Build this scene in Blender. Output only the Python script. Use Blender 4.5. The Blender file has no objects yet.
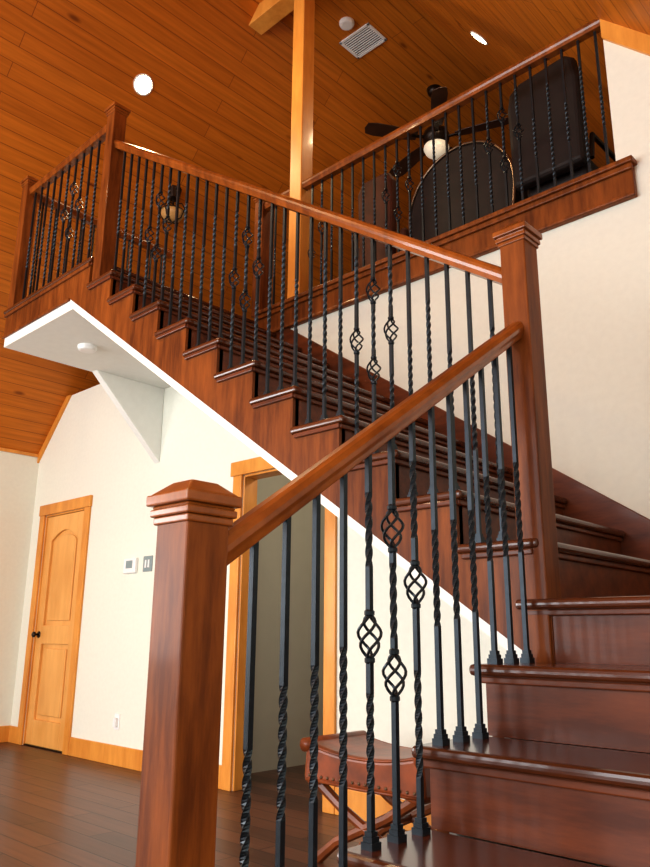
import bpy, bmesh, math, random
from mathutils import Vector, Matrix
random.seed(3)
S=bpy.context.scene
S.view_settings.view_transform='Standard'
S.view_settings.gamma=.9
COL=S.collection
# ---------- dimensions (metres); x = -a, y = depth towards stair wall ----------
RHO,G=.1764,.2574; SL=RHO/G
A0=1.104; AU=1.07; P2=2.09; PT=3.368; PN=1.257; ZF=18*RHO; HR=.825
A3=3.84; AL=5.02; AEND=5.075; PN1=.835; AR=1.21; AC=3.505
AE,ZE,M=7.10,2.667,1.08; RIDGE=3.495; ZFLAT=6.047; AW=-.11
XR=-AW
# ---------- materials ----------
def nt(name):
    m=bpy.data.materials.new(name); m.use_nodes=True; n=m.node_tree
    return m,n.nodes,n.links,n.nodes['Principled BSDF']
def simple(name,col,rough=.5,metal=0,coat=0,var=.0,vs=8,bump=0,emit=None,es=0,spec=.5):
    m,N,L,B=nt(name)
    B.inputs['Base Color'].default_value=(*col,1); B.inputs['Roughness'].default_value=rough; B.inputs['Metallic'].default_value=metal
    B.inputs['Coat Weight'].default_value=coat; B.inputs['Coat Roughness'].default_value=.12; B.inputs['Specular IOR Level'].default_value=spec
    tc=N.new('ShaderNodeTexCoord'); no=N.new('ShaderNodeTexNoise'); no.inputs['Scale'].default_value=vs; no.inputs['Detail'].default_value=4
    L.new(tc.outputs['Object'],no.inputs['Vector'])
    cr=N.new('ShaderNodeValToRGB'); cr.color_ramp.elements[0].position=.3; cr.color_ramp.elements[1].position=.7
    cr.color_ramp.elements[0].color=(*[c*(1-var) for c in col],1); cr.color_ramp.elements[1].color=(*[min(1,c*(1+var)) for c in col],1)
    L.new(no.outputs['Fac'],cr.inputs['Fac']); L.new(cr.outputs['Color'],B.inputs['Base Color'])
    if bump:
        b=N.new('ShaderNodeBump'); b.inputs['Strength'].default_value=bump; b.inputs['Distance'].default_value=.01
        L.new(no.outputs['Fac'],b.inputs['Height']); L.new(b.outputs['Normal'],B.inputs['Normal'])
    if emit: B.inputs['Emission Color'].default_value=(*emit,1); B.inputs['Emission Strength'].default_value=es
    return m
def grain(name,c1,c2,rough,coat,stretch=(1,1,1),sc=9,spec=.5,cr_=.1):
    m,N,L,B=nt(name)
    tc=N.new('ShaderNodeTexCoord'); mp=N.new('ShaderNodeMapping'); mp.inputs['Scale'].default_value=stretch
    no=N.new('ShaderNodeTexNoise'); no.inputs['Scale'].default_value=sc; no.inputs['Detail'].default_value=7; no.inputs['Roughness'].default_value=.65
    n2=N.new('ShaderNodeTexNoise'); n2.inputs['Scale'].default_value=2.2
    L.new(tc.outputs['Object'],mp.inputs['Vector']); L.new(mp.outputs['Vector'],no.inputs['Vector']); L.new(tc.outputs['Object'],n2.inputs['Vector'])
    ad=N.new('ShaderNodeMath'); ad.operation='MULTIPLY_ADD'; ad.inputs[1].default_value=.65; L.new(no.outputs['Fac'],ad.inputs[0])
    mu=N.new('ShaderNodeMath'); mu.operation='MULTIPLY'; mu.inputs[1].default_value=.35; L.new(n2.outputs['Fac'],mu.inputs[0]); L.new(mu.outputs[0],ad.inputs[2])
    cr=N.new('ShaderNodeValToRGB'); cr.color_ramp.elements[0].position=.38; cr.color_ramp.elements[1].position=.62
    cr.color_ramp.elements[0].color=(*c1,1); cr.color_ramp.elements[1].color=(*c2,1)
    L.new(ad.outputs[0],cr.inputs['Fac']); L.new(cr.outputs['Color'],B.inputs['Base Color'])
    B.inputs['Roughness'].default_value=rough; B.inputs['Coat Weight'].default_value=coat; B.inputs['Coat Roughness'].default_value=cr_
    B.inputs['Specular IOR Level'].default_value=spec
    return m
def planks(name,c1,c2,dark,w,h,rough,coat=0,knots=True,mort=.004,spec=.5,gr=.7):
    m,N,L,B=nt(name)
    tc=N.new('ShaderNodeTexCoord'); br=N.new('ShaderNodeTexBrick')
    br.inputs['Scale'].default_value=1; br.inputs['Brick Width'].default_value=w; br.inputs['Row Height'].default_value=h
    br.inputs['Mortar Size'].default_value=mort; br.inputs['Mortar Smooth'].default_value=.3; br.offset=.37
    br.inputs['Color1'].default_value=(*c1,1); br.inputs['Color2'].default_value=(*c2,1); br.inputs['Mortar'].default_value=(*dark,1)
    L.new(tc.outputs['Object'],br.inputs['Vector'])
    mp=N.new('ShaderNodeMapping'); mp.inputs['Scale'].default_value=(1.2,22,8); L.new(tc.outputs['Object'],mp.inputs['Vector'])
    no=N.new('ShaderNodeTexNoise'); no.inputs['Scale'].default_value=1.5; no.inputs['Detail'].default_value=6; L.new(mp.outputs['Vector'],no.inputs['Vector'])
    mx=N.new('ShaderNodeMixRGB'); mx.blend_type='MULTIPLY'; mx.inputs['Fac'].default_value=gr
    cr=N.new('ShaderNodeValToRGB'); cr.color_ramp.elements[0].position=.3; cr.color_ramp.elements[1].position=.65
    cr.color_ramp.elements[0].color=(.55,.5,.45,1); cr.color_ramp.elements[1].color=(1,1,1,1)
    L.new(no.outputs['Fac'],cr.inputs['Fac']); L.new(br.outputs['Color'],mx.inputs['Color1']); L.new(cr.outputs['Color'],mx.inputs['Color2'])
    out=mx.outputs['Color']
    if knots:
        mk=N.new('ShaderNodeMapping'); mk.inputs['Scale'].default_value=(1.6,4.5,1); L.new(tc.outputs['Object'],mk.inputs['Vector'])
        vo=N.new('ShaderNodeTexVoronoi'); vo.inputs['Scale'].default_value=1; L.new(mk.outputs['Vector'],vo.inputs['Vector'])
        c2r=N.new('ShaderNodeValToRGB'); c2r.color_ramp.elements[0].position=.04; c2r.color_ramp.elements[1].position=.11
        c2r.color_ramp.elements[0].color=(.3,.18,.1,1); c2r.color_ramp.elements[1].color=(1,1,1,1)
        L.new(vo.outputs['Distance'],c2r.inputs['Fac'])
        m2=N.new('ShaderNodeMixRGB'); m2.blend_type='MULTIPLY'; m2.inputs['Fac'].default_value=.8
        L.new(out,m2.inputs['Color1']); L.new(c2r.outputs['Color'],m2.inputs['Color2']); out=m2.outputs['Color']
    L.new(out,B.inputs['Base Color']); B.inputs['Roughness'].default_value=rough; B.inputs['Coat Weight'].default_value=coat
    B.inputs['Coat Roughness'].default_value=.15; B.inputs['Specular IOR Level'].default_value=spec
    bp=N.new('ShaderNodeBump'); bp.inputs['Strength'].default_value=.4; bp.inputs['Distance'].default_value=.004
    inv=N.new('ShaderNodeMath'); inv.operation='SUBTRACT'; inv.inputs[0].default_value=1; L.new(br.outputs['Fac'],inv.inputs[1])
    L.new(inv.outputs[0],bp.inputs['Height']); L.new(bp.outputs['Normal'],B.inputs['Normal'])
    return m
STAIN=grain('walnut_stain',(.095,.022,.0035),(.255,.070,.011),.45,.08,(1,1,.12),26,.15)
STAINRAIL=grain('walnut_stain_rail',(.13,.030,.004),(.31,.085,.012),.28,.4,(1,.3,.3),22,.3,.07)
STAINH=grain('walnut_stain_tread',(.055,.014,.0045),(.12,.030,.008),.24,.4,(.15,1,1),22,.4)
STAINR=grain('walnut_stain_riser',(.075,.017,.005),(.175,.042,.011),.38,.12,(.15,1,1),22,.25)
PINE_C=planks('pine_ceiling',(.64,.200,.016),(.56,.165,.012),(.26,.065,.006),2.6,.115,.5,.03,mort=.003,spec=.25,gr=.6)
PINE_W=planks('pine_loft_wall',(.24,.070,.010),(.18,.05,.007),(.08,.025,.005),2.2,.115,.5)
PINE=grain('pine_trim',(.60,.225,.033),(.78,.35,.065),.4,.15,(1,1,.2),10,.3)
PINED=grain('pine_door',(.68,.32,.075),(.84,.45,.13),.4,.15,(1,1,.15),8,.3)
FLOOR=planks('wood_floor',(.165,.066,.034),(.085,.034,.019),(.018,.008,.006),1.2,.14,.38,.05,False,.004,spec=.35)
WALL=simple('wall_paint',(.79,.80,.705),.8,var=.02,vs=30,bump=.03,spec=.2)
WHITE=simple('white_paint',(.80,.81,.77),.6,var=.02,vs=20,spec=.3)
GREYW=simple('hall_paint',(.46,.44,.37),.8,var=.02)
IRON=simple('wrought_iron',(.016,.024,.032),.36,.6,var=.15,vs=60)
PLAST=simple('white_plastic',(.85,.86,.85),.35,var=.01)
SCREEN=simple('lcd_screen',(.25,.32,.33),.2,var=.02)
BRONZE=simple('dark_bronze',(.03,.02,.015),.35,.8,var=.1)
LEATH=simple('saddle_leather',(.21,.048,.011),.36,coat=.1,var=.5,vs=7,bump=.15,spec=.3)
LEATHD=simple('dark_leather',(.016,.009,.007),.6,coat=.0,var=.3,vs=8,bump=.15,spec=.3)
LEATHB=simple('brown_leather',(.075,.020,.008),.65,coat=.0,var=.3,vs=8,bump=.15,spec=.2)
BLADE=grain('fan_blade_wood',(.03,.012,.006),(.06,.022,.01),.4,.2)
LAMP=simple('lamp_glow',(1,.95,.85),.4,emit=(1,.85,.58),es=25)
GLASS=simple('frosted_glass',(.85,.80,.68),.3,emit=(1,.85,.6),es=.35)
AMBER=simple('amber_glass',(.50,.28,.10),.3,emit=(1,.6,.2),es=.05)
METAL=simple('bronze_rim',(.16,.10,.06),.35,.8,var=.1)
BWOOD=grain('bench_wood',(.12,.028,.006),(.24,.06,.012),.35,.2)
# ---------- mesh helpers ----------
def empty(name,loc=(0,0,0),rz=0,parent=None):
    o=bpy.data.objects.new(name,None); COL.objects.link(o); o.location=loc; o.rotation_euler=(0,0,rz); o.empty_display_size=.1
    if parent: o.parent=parent
    return o
class MB:
    def __init__(s): s.bm=bmesh.new()
    def face(s,vs):
        try: s.bm.faces.new(vs)
        except ValueError: pass
    def box(s,a,b):
        x0,x1=sorted((a[0],b[0])); y0,y1=sorted((a[1],b[1])); z0,z1=sorted((a[2],b[2]))
        v=[s.bm.verts.new(p) for p in [(x0,y0,z0),(x1,y0,z0),(x1,y1,z0),(x0,y1,z0),(x0,y0,z1),(x1,y0,z1),(x1,y1,z1),(x0,y1,z1)]]
        for f in [(0,3,2,1),(4,5,6,7),(0,1,5,4),(1,2,6,5),(2,3,7,6),(3,0,4,7)]: s.face([v[i] for i in f])
        return s
    def prism(s,poly,ax,lo,hi):
        def P(q,t):
            if ax=='y': return (q[0],t,q[1])
            if ax=='x': return (t,q[0],q[1])
            return (q[0],q[1],t)
        A=[s.bm.verts.new(P(q,lo)) for q in poly]; B=[s.bm.verts.new(P(q,hi)) for q in poly]
        s.face(A); s.face(B[::-1]); n=len(poly)
        for i in range(n): s.face([A[i],B[i],B[(i+1)%n],A[(i+1)%n]])
        return s
    def sweep(s,A,B,prof,lat):
        A,B,lat=Vector(A),Vector(B),Vector(lat)
        a=[s.bm.verts.new(A+lat*q[0]+Vector((0,0,q[1]))) for q in prof]; b=[s.bm.verts.new(B+lat*q[0]+Vector((0,0,q[1]))) for q in prof]
        s.face(a); s.face(b[::-1]); n=len(prof)
        for i in range(n): s.face([a[i],b[i],b[(i+1)%n],a[(i+1)%n]])
        return s
    def tube(s,pts,r,n=6,close=False,cap=True):
        pts=[Vector(p) for p in pts]; rs=r if isinstance(r,(list,tuple)) else [r]*len(pts)
        rings=[]; m=len(pts); up=None
        for i,p in enumerate(pts):
            if close: t=pts[(i+1)%m]-pts[i-1]
            else: t=pts[min(i+1,m-1)]-pts[max(i-1,0)]
            t.normalize()
            if up is None: up=Vector((0,0,1)) if abs(t.z)<.9 else Vector((1,0,0))
            u=up-t*up.dot(t); u.normalize(); up=u; w=t.cross(u)
            rings.append([s.bm.verts.new(p+(u*math.cos(2*math.pi*k/n)+w*math.sin(2*math.pi*k/n))*rs[i]) for k in range(n)])
        for i in range(m if close else m-1):
            a,b=rings[i],rings[(i+1)%m]
            for k in range(n): s.face([a[k],a[(k+1)%n],b[(k+1)%n],b[k]])
        if cap and not close: s.face(rings[0][::-1]); s.face(rings[-1])
        return s
    def lathe(s,prof,c=(0,0,0),n=24):
        rings=[[s.bm.verts.new((c[0]+r*math.cos(2*math.pi*k/n),c[1]+r*math.sin(2*math.pi*k/n),c[2]+z)) for k in range(n)] for r,z in prof]
        for a,b in zip(rings,rings[1:]):
            for k in range(n): s.face([a[k],a[(k+1)%n],b[(k+1)%n],b[k]])
        s.face(rings[0][::-1]); s.face(rings[-1]); return s
    def done(s,name,mat,parent=None,bevel=0,seg=2,smooth=False,loc=None,mtx=None):
        bmesh.ops.recalc_face_normals(s.bm,faces=s.bm.faces)
        me=bpy.data.meshes.new(name); s.bm.to_mesh(me); s.bm.free(); me.materials.append(mat)
        o=bpy.data.objects.new(name,me); COL.objects.link(o)
        if smooth:
            for p in me.polygons: p.use_smooth=True
        if bevel:
            b=o.modifiers.new('bevel','BEVEL'); b.width=bevel; b.segments=seg; b.limit_method='ANGLE'; b.angle_limit=math.radians(50)
        if mtx is not None: o.matrix_world=mtx
        if loc: o.location=loc
        if parent: o.parent=parent
        return o
def slab(name,org,u,v,Lu,Lv,z0,z1,mat,parent=None):
    u=Vector(u).normalized(); v=Vector(v).normalized(); w=u.cross(v)
    mt=Matrix(((u.x,v.x,w.x,org[0]),(u.y,v.y,w.y,org[1]),(u.z,v.z,w.z,org[2]),(0,0,0,1)))
    return MB().box((0,0,z0),(Lu,Lv,z1)).done(name,mat,parent,mtx=mt)
def slopeL(a): return ZE+M*(AE-a)
def slopeR(a): return ZE+M*(a-AW)
# ---------- room shell ----------
Y0,Y1=-6.0,8.0; n_=math.hypot(1,M)
slab('floor',(-AE-.1,Y0-.1,0),(1,0,0),(0,1,0),AE+2.8,PT+2.2-Y0,-.1,0,FLOOR)
aF=AE-(ZFLAT-ZE)/M; bF=AW+(ZFLAT-ZE)/M; LS=(AE-aF)*n_
slab('ceiling_left',(-AE,Y0,ZE),(0,1,0),(1,0,M),Y1-Y0,LS,-.1,0,PINE_C)
slab('ceiling_right',(XR,Y0,ZE),(0,1,0),(-1,0,M),Y1-Y0,LS,0,.1,PINE_C)
slab('ceiling_flat',(-aF,Y0,ZFLAT),(0,1,0),(1,0,0),Y1-Y0,aF-bF,-.1,0,PINE_C)
def topz(a): return min(ZF,slopeL(a))
AK=AE-(ZF-ZE)/M
w=MB()
D1,D2=6.095,6.829; O1,O2=3.97,3.17
w.prism([(-AE,0),(-D2,0),(-D2,topz(D2)),(-AE,ZE)],'y',PT,PT+.12)
w.prism([(-D2,2.03),(-D1,2.03),(-D1,ZF),(-AK,ZF),(-D2,topz(D2))],'y',PT,PT+.12)
w.box((-D1,PT,0),(-O1,PT+.12,ZF)); w.box((-O1,PT,2.03),(-O2,PT+.12,ZF)); w.box((-O2,PT,0),(-AR,PT+.12,ZF))
w.prism([(-AR,0),(XR,0),(XR,ZE),(-AR,slopeR(AR))],'y',PT,PT+.12)
w.done('wall_back',WALL)
MB().box((-AE-.12,Y0,0),(-AE,PT+.12,ZE)).done('wall_left',WALL)
MB().box((XR,.75,0),(XR+.12,PT+.12,ZE)).done('wall_right',WALL)
MB().box((2.5,Y0,0),(2.62,.75,ZE)).box((XR+.12,.75,0),(2.62,.87,ZE)).done('wall_nook',WALL)
MB().box((XR,Y0,ZE),(2.62,.87,ZE+.1)).done('ceiling_nook',WHITE)
g=MB()
g.box((-AE-.12,Y0-.12,0),(-6.3,Y0,ZE)).box((-.5,Y0-.12,0),(2.62,Y0,ZE)).box((-6.3,Y0-.12,0),(-.5,Y0,.3))
g.done('wall_front',WALL)
g=MB()
for x in (-6.25,-4.9,-3.5,-2.1,-.55): g.box((x-.04,Y0-.08,.3),(x+.04,Y0-.02,5.2 if -5.2<x<-1.8 else 2.7))
for z in (.33,2.4,2.7): g.box((-6.3,Y0-.08,z-.04),(-.5,Y0-.02,z+.04))
g.done('window_1',PINE)
# loft shell
slab('loft_floor',(-AK+.02,PT+.12,ZF),(1,0,0),(0,1,0),AK-.02-AR,Y1-PT-.12,-.25,0,FLOOR)
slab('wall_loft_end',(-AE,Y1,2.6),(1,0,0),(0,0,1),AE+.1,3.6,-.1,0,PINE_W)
MB().box((-AR,PT+.12,ZF-.25),(-AR+.1,Y1,slopeR(AR))).done('wall_loft_right',WALL)
# hall behind doorway
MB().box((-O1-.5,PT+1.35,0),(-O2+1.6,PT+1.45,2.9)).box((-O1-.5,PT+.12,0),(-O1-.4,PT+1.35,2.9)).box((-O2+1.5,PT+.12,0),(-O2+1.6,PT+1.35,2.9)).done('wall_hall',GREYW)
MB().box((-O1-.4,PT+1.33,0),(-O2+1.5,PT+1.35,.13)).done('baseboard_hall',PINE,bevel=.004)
MB().box((-D1+.09,PT-.016,0),(-O1-.09,PT,.14)).box((-AE,PT-.016,0),(-D2-.09,PT,.14)).box((-O2+.09,PT-.016,0),(-AR-.1,PT,.14)).done('baseboard_back',PINE,bevel=.004)
MB().box((-AE,Y0,0),(-AE+.016,PT,.14)).done('baseboard_left',PINE,bevel=.004)
t=MB(); k=.085
t.prism([(-AE,ZE-k),(-AE,ZE),(-AK,ZF),(-AK+.07,ZF)],'y',PT-.02,PT); t.done('trim_1',PINE)
t=MB(); t.prism([(-AR,slopeR(AR)-.12),(XR,ZE-.12),(XR,ZE),(-AR,slopeR(AR))],'y',PT-.02,PT); t.done('trim_2',PINE)
MB().box((-AE+.001,Y0,ZE-.03),(-AE+.02,PT,ZE)).done('trim_3',PINE)
def casing(name,aL_,aR_,parent=None,oh=.01):
    c=MB(); c.box((-aL_-.09,PT-.02,0),(-aL_,PT,2.03)).box((-aR_,PT-.02,0),(-aR_+.09,PT,2.03)).box((-aL_-.09-oh,PT-.026,2.03),(-aR_+.09+oh,PT,2.13))
    c.box((-aL_,PT,0),(-aL_+.015,PT+.12,2.03)).box((-aR_-.015,PT,0),(-aR_,PT+.12,2.03)).box((-aL_,PT,2.015),(-aR_,PT+.12,2.03))
    return c.done(name,PINE,parent,bevel=.004)
casing('trim_4',O1,O2,oh=.025)
# ---------- door ----------
dr=empty('door_1')
casing('casing',D2,D1,dr)
W=D2-D1-.03; x0=-D2+.015
MB().box((x0,PT+.035,.012),(x0+W,PT+.07,2.012)).done('slab',PINED,dr)
fr=MB(); yf0,yf1=PT+.012,PT+.036
fr.box((x0,yf0,.012),(x0+.11,yf1,2.012)).box((x0+W-.11,yf0,.012),(x0+W,yf1,2.012)).box((x0+.11,yf0,.012),(x0+W-.11,yf1,.22)).box((x0+.11,yf0,.86),(x0+W-.11,yf1,1.02))
xc=x0+W/2; hw=W/2-.11
arch=[(xc-hw,2.012),(xc-hw,1.78)]+[(xc-hw+2*hw*i/12,1.78+.09*math.sin(math.pi*i/12)) for i in range(1,12)]+[(xc+hw,1.78),(xc+hw,2.012)]
fr.prism(arch,'y',yf0,yf1); fr.done('stiles_and_rails',PINED,dr,bevel=.004)
pn=MB(); pn.box((xc-hw+.04,PT+.022,.26),(xc+hw-.04,PT+.036,.82))
pn.prism([(xc-hw+.04,1.06),(xc+hw-.04,1.06),(xc+hw-.04,1.75)]+[(xc+(hw-.04)*math.cos(math.pi*i/12),1.75+.08*math.sin(math.pi*i/12)) for i in range(1,12)]+[(xc-hw+.04,1.75)],'y',PT+.022,PT+.036)
pn.done('raised_panels',PINED,dr,bevel=.008)
kb=MB(); kb.tube([(x0+.055,PT+.025,.94),(x0+.055,PT+.006,.94)],.03,16); kb.tube([(x0+.055,PT+.02,.94),(x0+.055,PT-.02,.94),(x0+.055,PT-.03,.94),(x0+.055,PT-.045,.94),(x0+.055,PT-.055,.94)],[.01,.01,.024,.026,.012],16); kb.done('knob',BRONZE,dr,smooth=True)
MB().box((x0,PT+.0,.0),(x0+W,PT+.1,.011)).done('threshold',BRONZE,dr)
# ---------- stair ----------
st=empty('staircase')
XL=-(A0+.05)
def yn(j): return PN+(j-3)*G
tr=MB(); ri=MB()
for j in range(1,6):
    tr.box((XL,yn(j),j*RHO-.03),(XR-.02,yn(j)+G+.03,j*RHO)); ri.box((XL+.035,yn(j)+.03,(j-1)*RHO),(XR-.02,yn(j)+.05,j*RHO-.03))
z6=6*RHO; ri.box((XL+.035,yn(6)+.03,5*RHO),(XR-.02,yn(6)+.05,z6-.03)); tr.box((XL,yn(6),z6-.03),(XR-.02,PT,z6))
def an(j): return AU+(j-7)*G
for j in range(7,18):
    tr.box((-an(j),P2-.055,j*RHO-.03),(-an(j+1)-.03,PT-.02,j*RHO)); ri.box((-an(j)-.045,P2-.02,(j-1)*RHO),(-an(j)-.03,PT-.02,j*RHO-.03))
ri.box((-an(18)-.045,P2-.02,17*RHO),(-an(18)-.03,PT-.02,ZF-.03))
tr.box((-an(18),P2-.055,ZF-.03),(-AEND-.03,PT,ZF))
tr.done('treads',STAINH,st,bevel=.012,seg=3); ri.done('risers',STAINR,st)
sc=MB()
for j in range(1,7): sc.box((XL+.02,yn(j)+.016,j*RHO-.048),(XR-.02,yn(j)+.03,j*RHO-.03))
for j in range(7,19): sc.box((-an(j)-.03,P2-.038,j*RHO-.048),(-an(j)-.016,PT-.02,j*RHO-.03)); 
for j in range(7,18): sc.box((-an(j)-.02,P2-.05,j*RHO-.048),(-an(j+1)-.01,P2-.03,j*RHO-.03))
sc.done('scotia_moulding',STAINR,st,bevel=.004)
nl=lambda a:7*RHO+SL*(a-AU)
OB=.375
poly=[(-AU+.02,6*RHO-.03),(-AU-.03,6*RHO-.03)]
for j in range(7,19):
    poly+=[(-an(j)-.03,j*RHO-.03)]
    if j<18: poly+=[(-an(j+1)-.03,j*RHO-.03)]
poly+=[(-AEND,ZF-.03),(-AEND,ZF-.20)]
ajoin=AU+(ZF-.20+OB-7*RHO)/SL
poly+=[(-ajoin,ZF-.20),(-AU+.02,nl(AU-.02)-OB)]
MB().prism(poly,'y',P2-.035,P2).done('stringer_upper',STAIN,st)
so=MB(); zS=ZF-.28; aj2=AU+(zS+OB+.05-7*RHO)/SL
so.prism([(-AU+.02,nl(AU)-OB),(-ajoin,ZF-.20),(-AEND,ZF-.20),(-AEND,zS),(-aj2,zS),(-AU+.02,nl(AU)-OB-.05)],'y',P2-.03,PT)
so.done('soffit',WHITE,st)
MB().box((-AEND-.012,P2-.035,ZF-.20),(-AEND,PT,ZF-.03)).done('landing_fascia',STAIN,st)
MB().box((-AEND,P2,ZF-.2),(-an(18)-.03,PT,ZF-.03)).done('landing_deck',WHITE,st)
MB().box((-AEND-.02,P2-.05,ZF-.055),(-an(18)-.03,P2-.03,ZF-.03)).box((-AEND-.02,P2-.045,ZF-.215),(-ajoin,P2-.03,ZF-.195)).done('fascia_moulding',STAIN,st,bevel=.005)
lo=[(yn(1)+.05,0)]
for j in range(1,7): lo+=[(yn(j)+.05,j*RHO-.03)]+([(yn(j+1)+.05,j*RHO-.03)] if j<6 else [])
lo+=[(PT,z6-.03),(PT,0)]
MB().prism(lo,'x',XL+.035,XL+.07).done('stringer_lower',STAIN,st)
MB().prism(lo,'x',XL+.07,XL+.09).done('side_panel',WHITE,st)
sk=MB(); top=.115
sk.prism([(-AU,z6),(-an(18),ZF-.1),(-an(18),ZF+.08),(-AU+.0,nl(AU)+top),(XR-.02,z6+.13),(XR-.02,z6)],'y',PT-.018,PT-.001)
sk.done('wall_skirt',STAINR,st,bevel=.004)
MB().prism([(PT-.62,zS),(PT-.001,zS),(PT-.001,zS-.62)],'x',-AEND+.0,-AEND+.07).done('landing_bracket',WHITE,st,bevel=.004)
# ---------- balusters ----------
def sqrings(bm_,zs,angs,h):
    pr=None
    for z,an_ in zip(zs,angs):
        r=[bm_.bm.verts.new((h*1.414*math.cos(an_+math.pi/4+k*math.pi/2),h*1.414*math.sin(an_+math.pi/4+k*math.pi/2),z)) for k in range(4)]
        if pr:
            for k in range(4): bm_.face([pr[k],pr[(k+1)%4],r[(k+1)%4],r[k]])
        else: bm_.face(r[::-1])
        pr=r
    bm_.face(pr)
def bar(mb,z0,z1,h=.0062,twist=None):
    zs=[z0]; an_=[0]
    if twist:
        a,b=twist; n=max(6,int((b-a)/.006)); tot=(b-a)*2*math.pi/.062*.5
        tot=round(tot/(math.pi/2))*math.pi/2
        for i in range(n+1): zs.append(a+(b-a)*i/n); an_.append(tot*i/n)
        zs.append(z1); an_.append(tot)
    else: zs.append(z1); an_.append(0)
    sqrings(mb,zs,an_,h)
def basket(mb,zc,H=.092,R=.022):
    for k in range(4):
        pts=[]
        for i in range(13):
            t_=i/12; r=.004+R*math.sin(math.pi*t_)**.85; an_=k*math.pi/2+math.pi*1.2*t_
            pts.append((r*math.cos(an_),r*math.sin(an_),zc-H/2+H*t_))
        mb.tube(pts,.0036,5)
    for s_ in (-1,1): mb.lathe([(.007,-.008),(.0115,-.004),(.0115,.004),(.007,.008)],(0,0,zc+s_*(H/2+.004)),8)
cache={}
def baluster_mesh(L,kind):
    key=(round(L,3),kind)
    if key in cache: return cache[key]
    mb=MB(); q=.047
    if kind==0: bar(mb,0,L,twist=(L*.32,L*.60))
    elif kind==3: bar(mb,0,L,twist=(L*.12,L*.80))
    elif kind in (1,4):
        zc=L*(.565 if kind==1 else .50); bar(mb,0,zc-q,twist=(L*.12,L*.36)); bar(mb,zc+q,L,twist=(L*.68,L*.88)); basket(mb,zc)
    elif kind==2:
        z1,z2=L*.375,L*.74
        bar(mb,0,z1-q); bar(mb,z1+q,z2-q,twist=(z1+.08,z2-.08)); bar(mb,z2+q,L); basket(mb,z1); basket(mb,z2)
    mb.box((-.015,-.015,0),(.015,.015,.014)); mb.box((-.012,-.012,.014),(.012,.012,.024)); mb.box((-.0095,-.0095,.024),(.0095,.0095,.034))
    bmesh.ops.recalc_face_normals(mb.bm,faces=mb.bm.faces)
    me=bpy.data.meshes.new('baluster'); mb.bm.to_mesh(me); mb.bm.free(); me.materials.append(IRON)
    cache[key]=me; return me
bc=[0]
def baluster(x,y,z,L,kind,parent):
    bc[0]+=1; o=bpy.data.objects.new('baluster_%d'%bc[0],baluster_mesh(L,kind)); COL.objects.link(o); o.location=(x,y,z); o.parent=parent
def newel(name,x,y,z0,z1,parent,w_=.0445):
    b=MB(); b.box((x-w_,y-w_,z0),(x+w_,y+w_,z1-.07)); b.done(name,STAIN,parent,bevel=.004)
    c=MB(); c.box((x-w_-.005,y-w_-.005,z1-.078),(x+w_+.005,y+w_+.005,z1-.064)); c.box((x-w_-.010,y-w_-.010,z1-.064),(x+w_+.010,y+w_+.010,z1-.050)); c.box((x-w_-.016,y-w_-.016,z1-.044),(x+w_+.016,y+w_+.016,z1-.024))
    c.box((x-w_-.007,y-w_-.007,z1-.050),(x+w_+.007,y+w_+.007,z1-.044))
    q=w_+.012; i=.03
    v=[c.bm.verts.new((x+sx*q,y+sy*q,z1-.024)) for sx,sy in ((-1,-1),(1,-1),(1,1),(-1,1))]+[c.bm.verts.new((x+sx*i,y+sy*i,z1)) for sx,sy in ((-1,-1),(1,-1),(1,1),(-1,1))]
    for k in range(4): c.face([v[k],v[(k+1)%4],v[4+(k+1)%4],v[4+k]])
    c.face(v[4:]); c.face(v[:4][::-1]); c.done(name+'_cap',STAINRAIL,parent,bevel=.004)
PROF=[(-.022,-.03),(.022,-.03),(.026,-.012),(.031,0),(.031,.012),(.024,.026),(.012,.032),(-.012,.032),(-.024,.026),(-.031,.012),(-.031,0),(-.026,-.012)]
rl=empty('stair_railing')
zl=lambda p:3*RHO+SL*(p-PN)+HR
zu=lambda a:nl(a)+HR
newel('newel_foot',-A0-.006,PN1-.008,RHO,1.2186,rl,.0465)
newel('newel_corner',-A0+.006,P2,z6-.3,2.283,rl)
newel('newel_landing',-A3,P2,17*RHO,ZF+1.06,rl)
newel('newel_end',-AL,P2,ZF,ZF+1.06,rl)
MB().sweep((-A0,PN1+.03,zl(PN1+.03)),(-A0,P2-.04,zl(P2-.04)),PROF,(1,0,0)).done('handrail_lower',STAINRAIL,rl,bevel=.004)
MB().sweep((-A0-.035,P2,zu(A0+.035)),(-A3+.04,P2,zu(A3-.04)),PROF,(0,1,0)).done('handrail_upper',STAINRAIL,rl)
zr=ZF+.93
MB().sweep((-A3-.04,P2,zr),(-AL+.04,P2,zr),PROF,(0,1,0)).sweep((-AL,P2+.04,zr),(-AL,PT-.02,zr),PROF,(1,0,0)).done('handrail_landing',STAINRAIL,rl)
pat={1:[0,0,0],2:[0,0,0],3:[4,2,1],4:[0,0,0],5:[0,0,0]}
for j in range(1,6):
    for i,dx in enumerate((-G/3,0,G/3)):
        p=yn(j)+.142+dx
        if p<PN1+.08: continue
        baluster(-A0,p,j*RHO,zl(p)-.022-j*RHO,pat[j][i],rl)
for j in range(7,18):
    for i,dx in enumerate((-G/3,0,G/3)):
        a=an(j)+.142+dx
        if a<A0+.07 or a>A3-.07: continue
        baluster(-a,P2,j*RHO,zu(a)-.022-j*RHO,([1,2,4][i] if j%3==0 else (3 if i==1 else 0)),rl)
n=12
for i in range(1,n):
    a=A3+(AL-A3)*i/n; baluster(-a,P2,ZF,zr-.022-ZF,[0,0,3,0,1,2,1,0,3,0,3,0][i],rl)
for i in range(1,12):
    baluster(-AL,P2+(PT-P2)*i/12,ZF,zr-.022-ZF,[0,0,3,0,3,0,3,0,0,3,0,0][i],rl)
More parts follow.
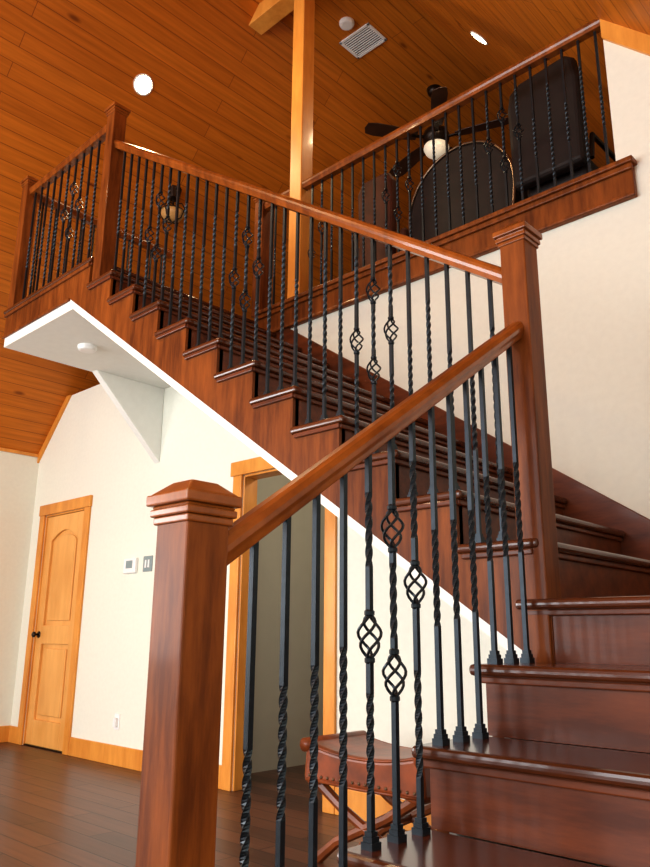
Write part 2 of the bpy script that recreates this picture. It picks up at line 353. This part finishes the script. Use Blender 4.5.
# ---------- loft railing ----------
lr=empty('loft_railing')
yb=PT+.03
f=MB(); f.box((-AR+.085,PT-.03,ZF-.17),(-A3,PT,ZF)); f.done('fascia',STAIN,lr,bevel=.003)
f=MB(); f.box((-AR+.10,PT-.065,ZF),(-A3+.01,PT+.14,ZF+.028)); f.box((-AR+.09,PT-.05,ZF-.03),(-A3+.01,PT-.03,ZF)); f.box((-AR+.088,PT-.04,ZF-.17),(-A3,PT-.03,ZF-.15)); f.done('cap_board',STAIN,lr,bevel=.007)
zrb=ZF+.93
MB().sweep((-AR-.002,yb,zrb),(-AC+.065,yb,zrb),PROF,(0,1,0)).sweep((-AC-.065,yb,zrb),(-A3-.03,yb,zrb),PROF,(0,1,0)).done('handrail',STAINRAIL,lr)
newel('newel',-A3-.05,PT+.03,ZF+.03,ZF+1.06,lr)
i=0; a=AR+.05
while a<A3-.03:
    if abs(a-AC)>.08: baluster(-a,yb,ZF+.028,zrb-.022-ZF-.028,{0:1,1:2,2:1}.get((i-5)%8,3 if i%2 else 0),lr)
    a+=.0955; i+=1
# ---------- column and beam ----------
MB().box((-AC-.06,PT-.005,ZF+.029),(-AC+.06,PT+.115,ZFLAT-.14)).done('support_column',PINE,bevel=.006)
aB=AE-(ZFLAT-.14-ZE)/M; bB=AW+(ZFLAT-.14-ZE)/M
MB().prism([(-aB,ZFLAT-.14),(-bB,ZFLAT-.14),(-bF,ZFLAT),(-aF,ZFLAT)],'y',PT-.02,PT+.13).done('ceiling_beam',PINE,bevel=.005)
# ---------- small fittings ----------
def smoke(name,x,y,z):
    MB().lathe([(.045,-.035),(.058,-.03),(.066,-.012),(.066,0)],(x,y,z),24).done(name,PLAST,smooth=False)
smoke('smoke_detector',-4.62,2.45,zS); smoke('smoke_detector.001',-3.57,4.0,ZFLAT)
av=empty('air_vent')
vx,vy=-3.6,4.25; v=MB(); W_,H_=.17,.13
for s_ in (-1,1): v.box((vx-W_,vy+s_*H_,ZFLAT-.012),(vx+W_,vy+s_*(H_-.025),ZFLAT)); v.box((vx+s_*W_,vy-H_,ZFLAT-.012),(vx+s_*(W_-.025),vy+H_,ZFLAT))
v.done('frame',PLAST,av,bevel=.003)
v=MB()
for i in range(9): 
    yy=vy-H_+.035+i*.023; v.box((vx-W_+.02,yy,ZFLAT-.01),(vx+W_-.02,yy+.009,ZFLAT-.002))
v.done('louvres',PLAST,av); MB().box((vx-W_+.02,vy-H_+.02,ZFLAT-.003),(vx+W_-.02,vy+H_-.02,ZFLAT-.0005)).done('duct',BRONZE,av)
def recessed(name,x,y,side,e_=110):
    a=-x
    if side<0: z=slopeL(a); nrm=Vector((M,0,-1)).normalized()
    else: z=slopeR(a); nrm=Vector((-M,0,-1)).normalized()
    e=empty(name,(x,y,z)); q=Vector((0,0,-1)).rotation_difference(nrm); e.rotation_mode='QUATERNION'; e.rotation_quaternion=q
    MB().lathe([(.070,-.001),(.073,-.008),(.084,-.006),(.084,0),(.070,-.0005)],(0,0,0),28).done('trim_ring',WHITE,e)
    MB().lathe([(.069,-.004),(.069,-.001)],(0,0,0),28).done('bulb',LAMP,e)
    ld=bpy.data.lights.new('spot','SPOT'); ld.energy=e_; ld.color=(1,.78,.45); ld.spot_size=2.9; ld.spot_blend=.9; ld.shadow_soft_size=.07
    lo_=bpy.data.objects.new('spot',ld); COL.objects.link(lo_); lo_.parent=e; lo_.location=(0,0,-.03)
recessed('recessed_light',-4.68,2.75,-1,110); recessed('recessed_light.001',-2.54,4.42,1,35)
recessed('recessed_light.002',-4.68,-.6,-1,110); recessed('recessed_light.003',-2.3,-.6,1,100)
tm=empty('thermostat'); MB().box((-5.295-.085,PT-.028,1.415),(-5.295+.085,PT,1.535)).done('body',PLAST,tm,bevel=.008); MB().box((-5.295-.045,PT-.03,1.455),(-5.295+.045,PT-.027,1.515)).done('screen',SCREEN,tm)
sw=empty('light_switch'); MB().box((-5.07-.06,PT-.008,1.42),(-5.07+.06,PT,1.54)).done('plate',SCREEN,sw,bevel=.002); MB().box((-5.10,PT-.013,1.45),(-5.08,PT-.007,1.51)).box((-5.06,PT-.013,1.45),(-5.04,PT-.007,1.51)).done('rockers',PLAST,sw)
ot=empty('wall_outlet'); MB().box((-5.34-.035,PT-.007,.25),(-5.34+.035,PT,.365)).done('plate',PLAST,ot,bevel=.002); MB().box((-5.34-.018,PT-.03,.27),(-5.34+.018,PT-.006,.335)).done('plug',PLAST,ot,bevel=.003)
# ---------- ceiling fan ----------
def fan(name,x,y,ztop,zh):
    e=empty(name,(x,y,zh))
    MB().lathe([(.02,ztop-zh-.07),(.06,ztop-zh-.05),(.075,ztop-zh)],n=20).lathe([(.012,.05),(.012,ztop-zh-.05)],n=12).lathe([(.03,.12),(.05,.1),(.11,.07),(.13,.02),(.12,-.03),(.07,-.06),(.05,-.09)],n=28).done('motor',BRONZE,e,smooth=True)
    MB().lathe([(.01,-.2),(.06,-.19),(.1,-.155),(.12,-.11),(.115,-.085),(.05,-.08)],n=28).done('light_bowl',GLASS,e,smooth=True)
    for i in range(5):
        b=MB(); b.prism([(.19,-.05),(.3,-.065),(.6,-.075),(.68,-.06),(.7,0),(.68,.06),(.6,.075),(.3,.065),(.19,.05)],'z',-.004,.004)
        o=b.done('blade_%d'%i,BLADE,e,bevel=.002); o.rotation_euler=(.2,0,i*2*math.pi/5+.35)
        b=MB(); b.box((.1,-.018,-.008),(.24,.018,.002)); o=b.done('blade_iron_%d'%i,BRONZE,e,bevel=.002); o.rotation_euler=(.1,0,i*2*math.pi/5+.35)
fan('ceiling_fan',-3.5,5.19,ZFLAT,5.50)
pl=empty('pendant_light',(-5.14,3.42,4.58)); zt=slopeL(5.14)-4.58
MB().lathe([(.01,.05),(.01,zt)],n=10).lathe([(.05,zt-.05),(.07,zt+.05)],n=16).lathe([(.03,.07),(.06,.05),(.10,.035),(.11,.02)],n=20).done('stem',BRONZE,pl,smooth=False)
MB().lathe([(.02,-.07),(.07,-.05),(.10,-.01),(.105,.02)],n=24).done('bowl',AMBER,pl,smooth=True)
m=MB()
for k in range(4):
    c_,s_=math.cos(k*math.pi/2+.4),math.sin(k*math.pi/2+.4); m.tube([(.02*c_,.02*s_,.1),(.09*c_,.09*s_,.09),(.125*c_,.125*s_,.03),(.09*c_,.09*s_,-.05),(.0,.0,-.085)],.006,6)
m.done('arms',BRONZE,pl)
# ---------- loft chairs ----------
def legs(e,w,d,h,mat):
    m=MB()
    for sx in (-1,1):
        for sy in (-1,1): m.tube([(sx*w,sy*d,h),(sx*w*1.05,sy*d*1.05,0)],[.022,.014],8)
    m.done('legs',mat,e)
c1=empty('high_back_chair',(-1.70,3.95,ZF))
bk=[(-.22,.35),(-.23,.9),(-.21,1.0),(-.14,1.05),(.16,1.08),(.21,1.04),(.23,.9),(.22,.35)]
MB().prism(bk,'y',-.32,-.23).done('back',LEATHD,c1,bevel=.03,seg=3)
MB().box((-.2,-.2,.3),(.2,.26,.46)).done('seat',LEATHD,c1,bevel=.04,seg=3)
m=MB()
for sx in (-1,1): m.tube([(sx*.23,-.22,.40),(sx*.235,-.2,.56),(sx*.235,.14,.57),(sx*.22,.2,.42)],.016,8)
m.done('arms',BRONZE,c1)
legs(c1,.18,.2,.3,BRONZE)
c2=empty('round_back_chair',(-2.40,4.1,ZF))
ar=[(.41*math.cos(math.pi*i/20),.53+.43*math.sin(math.pi*i/20)) for i in range(21)]
MB().prism([(.38,.25)]+ar+[(-.38,.25)],'y',-.3,-.22).done('back',LEATHD,c2,bevel=.02)
MB().tube([(.38,-.3,.25)]+[(p[0],-.3,p[1]) for p in ar]+[(-.38,-.3,.25)],.009,8).done('rim',METAL,c2)
MB().box((-.33,-.2,.28),(.33,.3,.45)).done('seat',LEATHD,c2,bevel=.05,seg=3)
MB().box((-.40,-.22,.25),(-.33,.26,.6)).box((.33,-.22,.25),(.40,.26,.6)).done('arms',LEATHD,c2,bevel=.03,seg=3)
legs(c2,.3,.22,.28,BRONZE)
c3=empty('leather_armchair',(-3.15,4.1,ZF))
MB().prism([(-.15,.3),(-.17,1.0),(-.12,1.09),(.12,1.09),(.17,1.0),(.15,.3)],'y',-.27,-.19).done('back',LEATHB,c3,bevel=.03,seg=3)
MB().box((-.17,-.2,.3),(.17,.24,.44)).done('seat',LEATHB,c3,bevel=.04,seg=3)
MB().box((-.23,-.2,.3),(-.17,.22,.62)).box((.17,-.2,.3),(.23,.22,.62)).done('arms',LEATHB,c3,bevel=.025,seg=3)
legs(c3,.17,.18,.32,BRONZE)
# ---------- leather bench ----------
be=empty('leather_bench',(-2.25,2.80,0))
hwid,hd=.32,.2
N_=16
up=[(-hwid+2*hwid*i/N_, .455+.04*abs(2*i/N_-1)**2.2) for i in range(N_+1)]
MB().prism(up+[(hwid+.015,.33),(hwid-.03,.30)]+[(hwid*.9-2*hwid*.9*i/8,.325) for i in range(1,8)]+[(-hwid+.03,.30),(-hwid-.015,.33)],'y',-hd,hd).done('seat_cushion',LEATH,be,bevel=.022,seg=4)
m=MB()
for sx in (-1,1): m.tube([(sx*(hwid+.0),-hd-.005,.475),(sx*hwid,hd+.005,.475)],.03,14)
for sy in (-1,1): m.tube([(-hwid*.97,sy*(hd+.001),.335),(0,sy*(hd+.001),.33),(hwid*.97,sy*(hd+.001),.335)],.007,8)
for sy in (-1,1): m.tube([(p[0],sy*(hd-.004),p[1]-.008) for p in up],.007,8)
m.done('piping',LEATH,be,smooth=True)
m=MB()
for i in range(17):
    xx=-hwid+.03+i*(2*hwid-.06)/16; m.tube([(xx,-hd+.003,.352),(xx,-hd-.003,.352),(xx,-hd-.006,.352)],[.007,.007,.003],8)
m.done('nail_heads',METAL,be)
m=MB()
for sy in (-1,1):
    for s_ in (-1,1):
        pts=[(s_*(-hwid+.05),sy*(hd-.04),.32),(s_*(-.12),sy*(hd-.04),.23),(s_*.02,sy*(hd-.04),.165),(s_*.16,sy*(hd-.04),.1),(s_*(hwid-.03),sy*(hd-.04),0)]
        m.tube(pts,[.024,.022,.022,.022,.026],8)
m.tube([(0,-hd+.04,.175),(0,hd-.04,.175)],.016,10); m.done('x_legs',BWOOD,be)
# ---------- lights ----------
def area(name,loc,rot,sx,sy,e,col):
    l=bpy.data.lights.new(name,'AREA'); l.shape='RECTANGLE'; l.size=sx; l.size_y=sy; l.energy=e; l.color=col
    o=bpy.data.objects.new(name,l); COL.objects.link(o); o.location=loc; o.rotation_euler=rot
area('window_daylight',(-3.4,Y0+.1,2.2),(math.radians(90),0,0),5.6,3.6,580,(.96,.985,1))
area('right_side_fill',(2.4,-2.4,1.5),(math.radians(90),0,math.radians(90)),3,1.6,130,(1,.97,.9))  # added fill from the right; the wall behind it has no window
area('left_window_daylight',(-6.9,-2.2,1.5),(math.radians(90),0,math.radians(-90)),3,1.6,210,(.96,.985,1))
p=bpy.data.lights.new('hall_fill','POINT'); p.energy=24; p.color=(1,.88,.7); p.shadow_soft_size=.1  # added point light that brightens the hall, no fixture there
o=bpy.data.objects.new('hall_fill',p); COL.objects.link(o); o.location=(-3.0,PT+.7,2.4)
wd=bpy.data.worlds.new('world'); S.world=wd; wd.use_nodes=True
wd.node_tree.nodes['Background'].inputs[0].default_value=(.75,.87,1,1); wd.node_tree.nodes['Background'].inputs[1].default_value=1.0
# ---------- camera ----------
th,ro,ps=.2616,-.0082,.7582
F=Vector((-math.sin(ps)*math.cos(th),math.cos(ps)*math.cos(th),math.sin(th))); R=Vector((math.cos(ps),math.sin(ps),0)); U=R.cross(F)
R2=R*math.cos(ro)-U*math.sin(ro); U2=R*math.sin(ro)+U*math.cos(ro)
cd=bpy.data.cameras.new('camera'); cd.sensor_fit='VERTICAL'; cd.sensor_height=24; cd.lens=754.8/867*24; cd.clip_start=.02
co=bpy.data.objects.new('camera',cd); COL.objects.link(co)
co.matrix_world=Matrix(((R2.x,U2.x,-F.x,0),(R2.y,U2.y,-F.y,0),(R2.z,U2.z,-F.z,.951),(0,0,0,1)))
S.camera=co
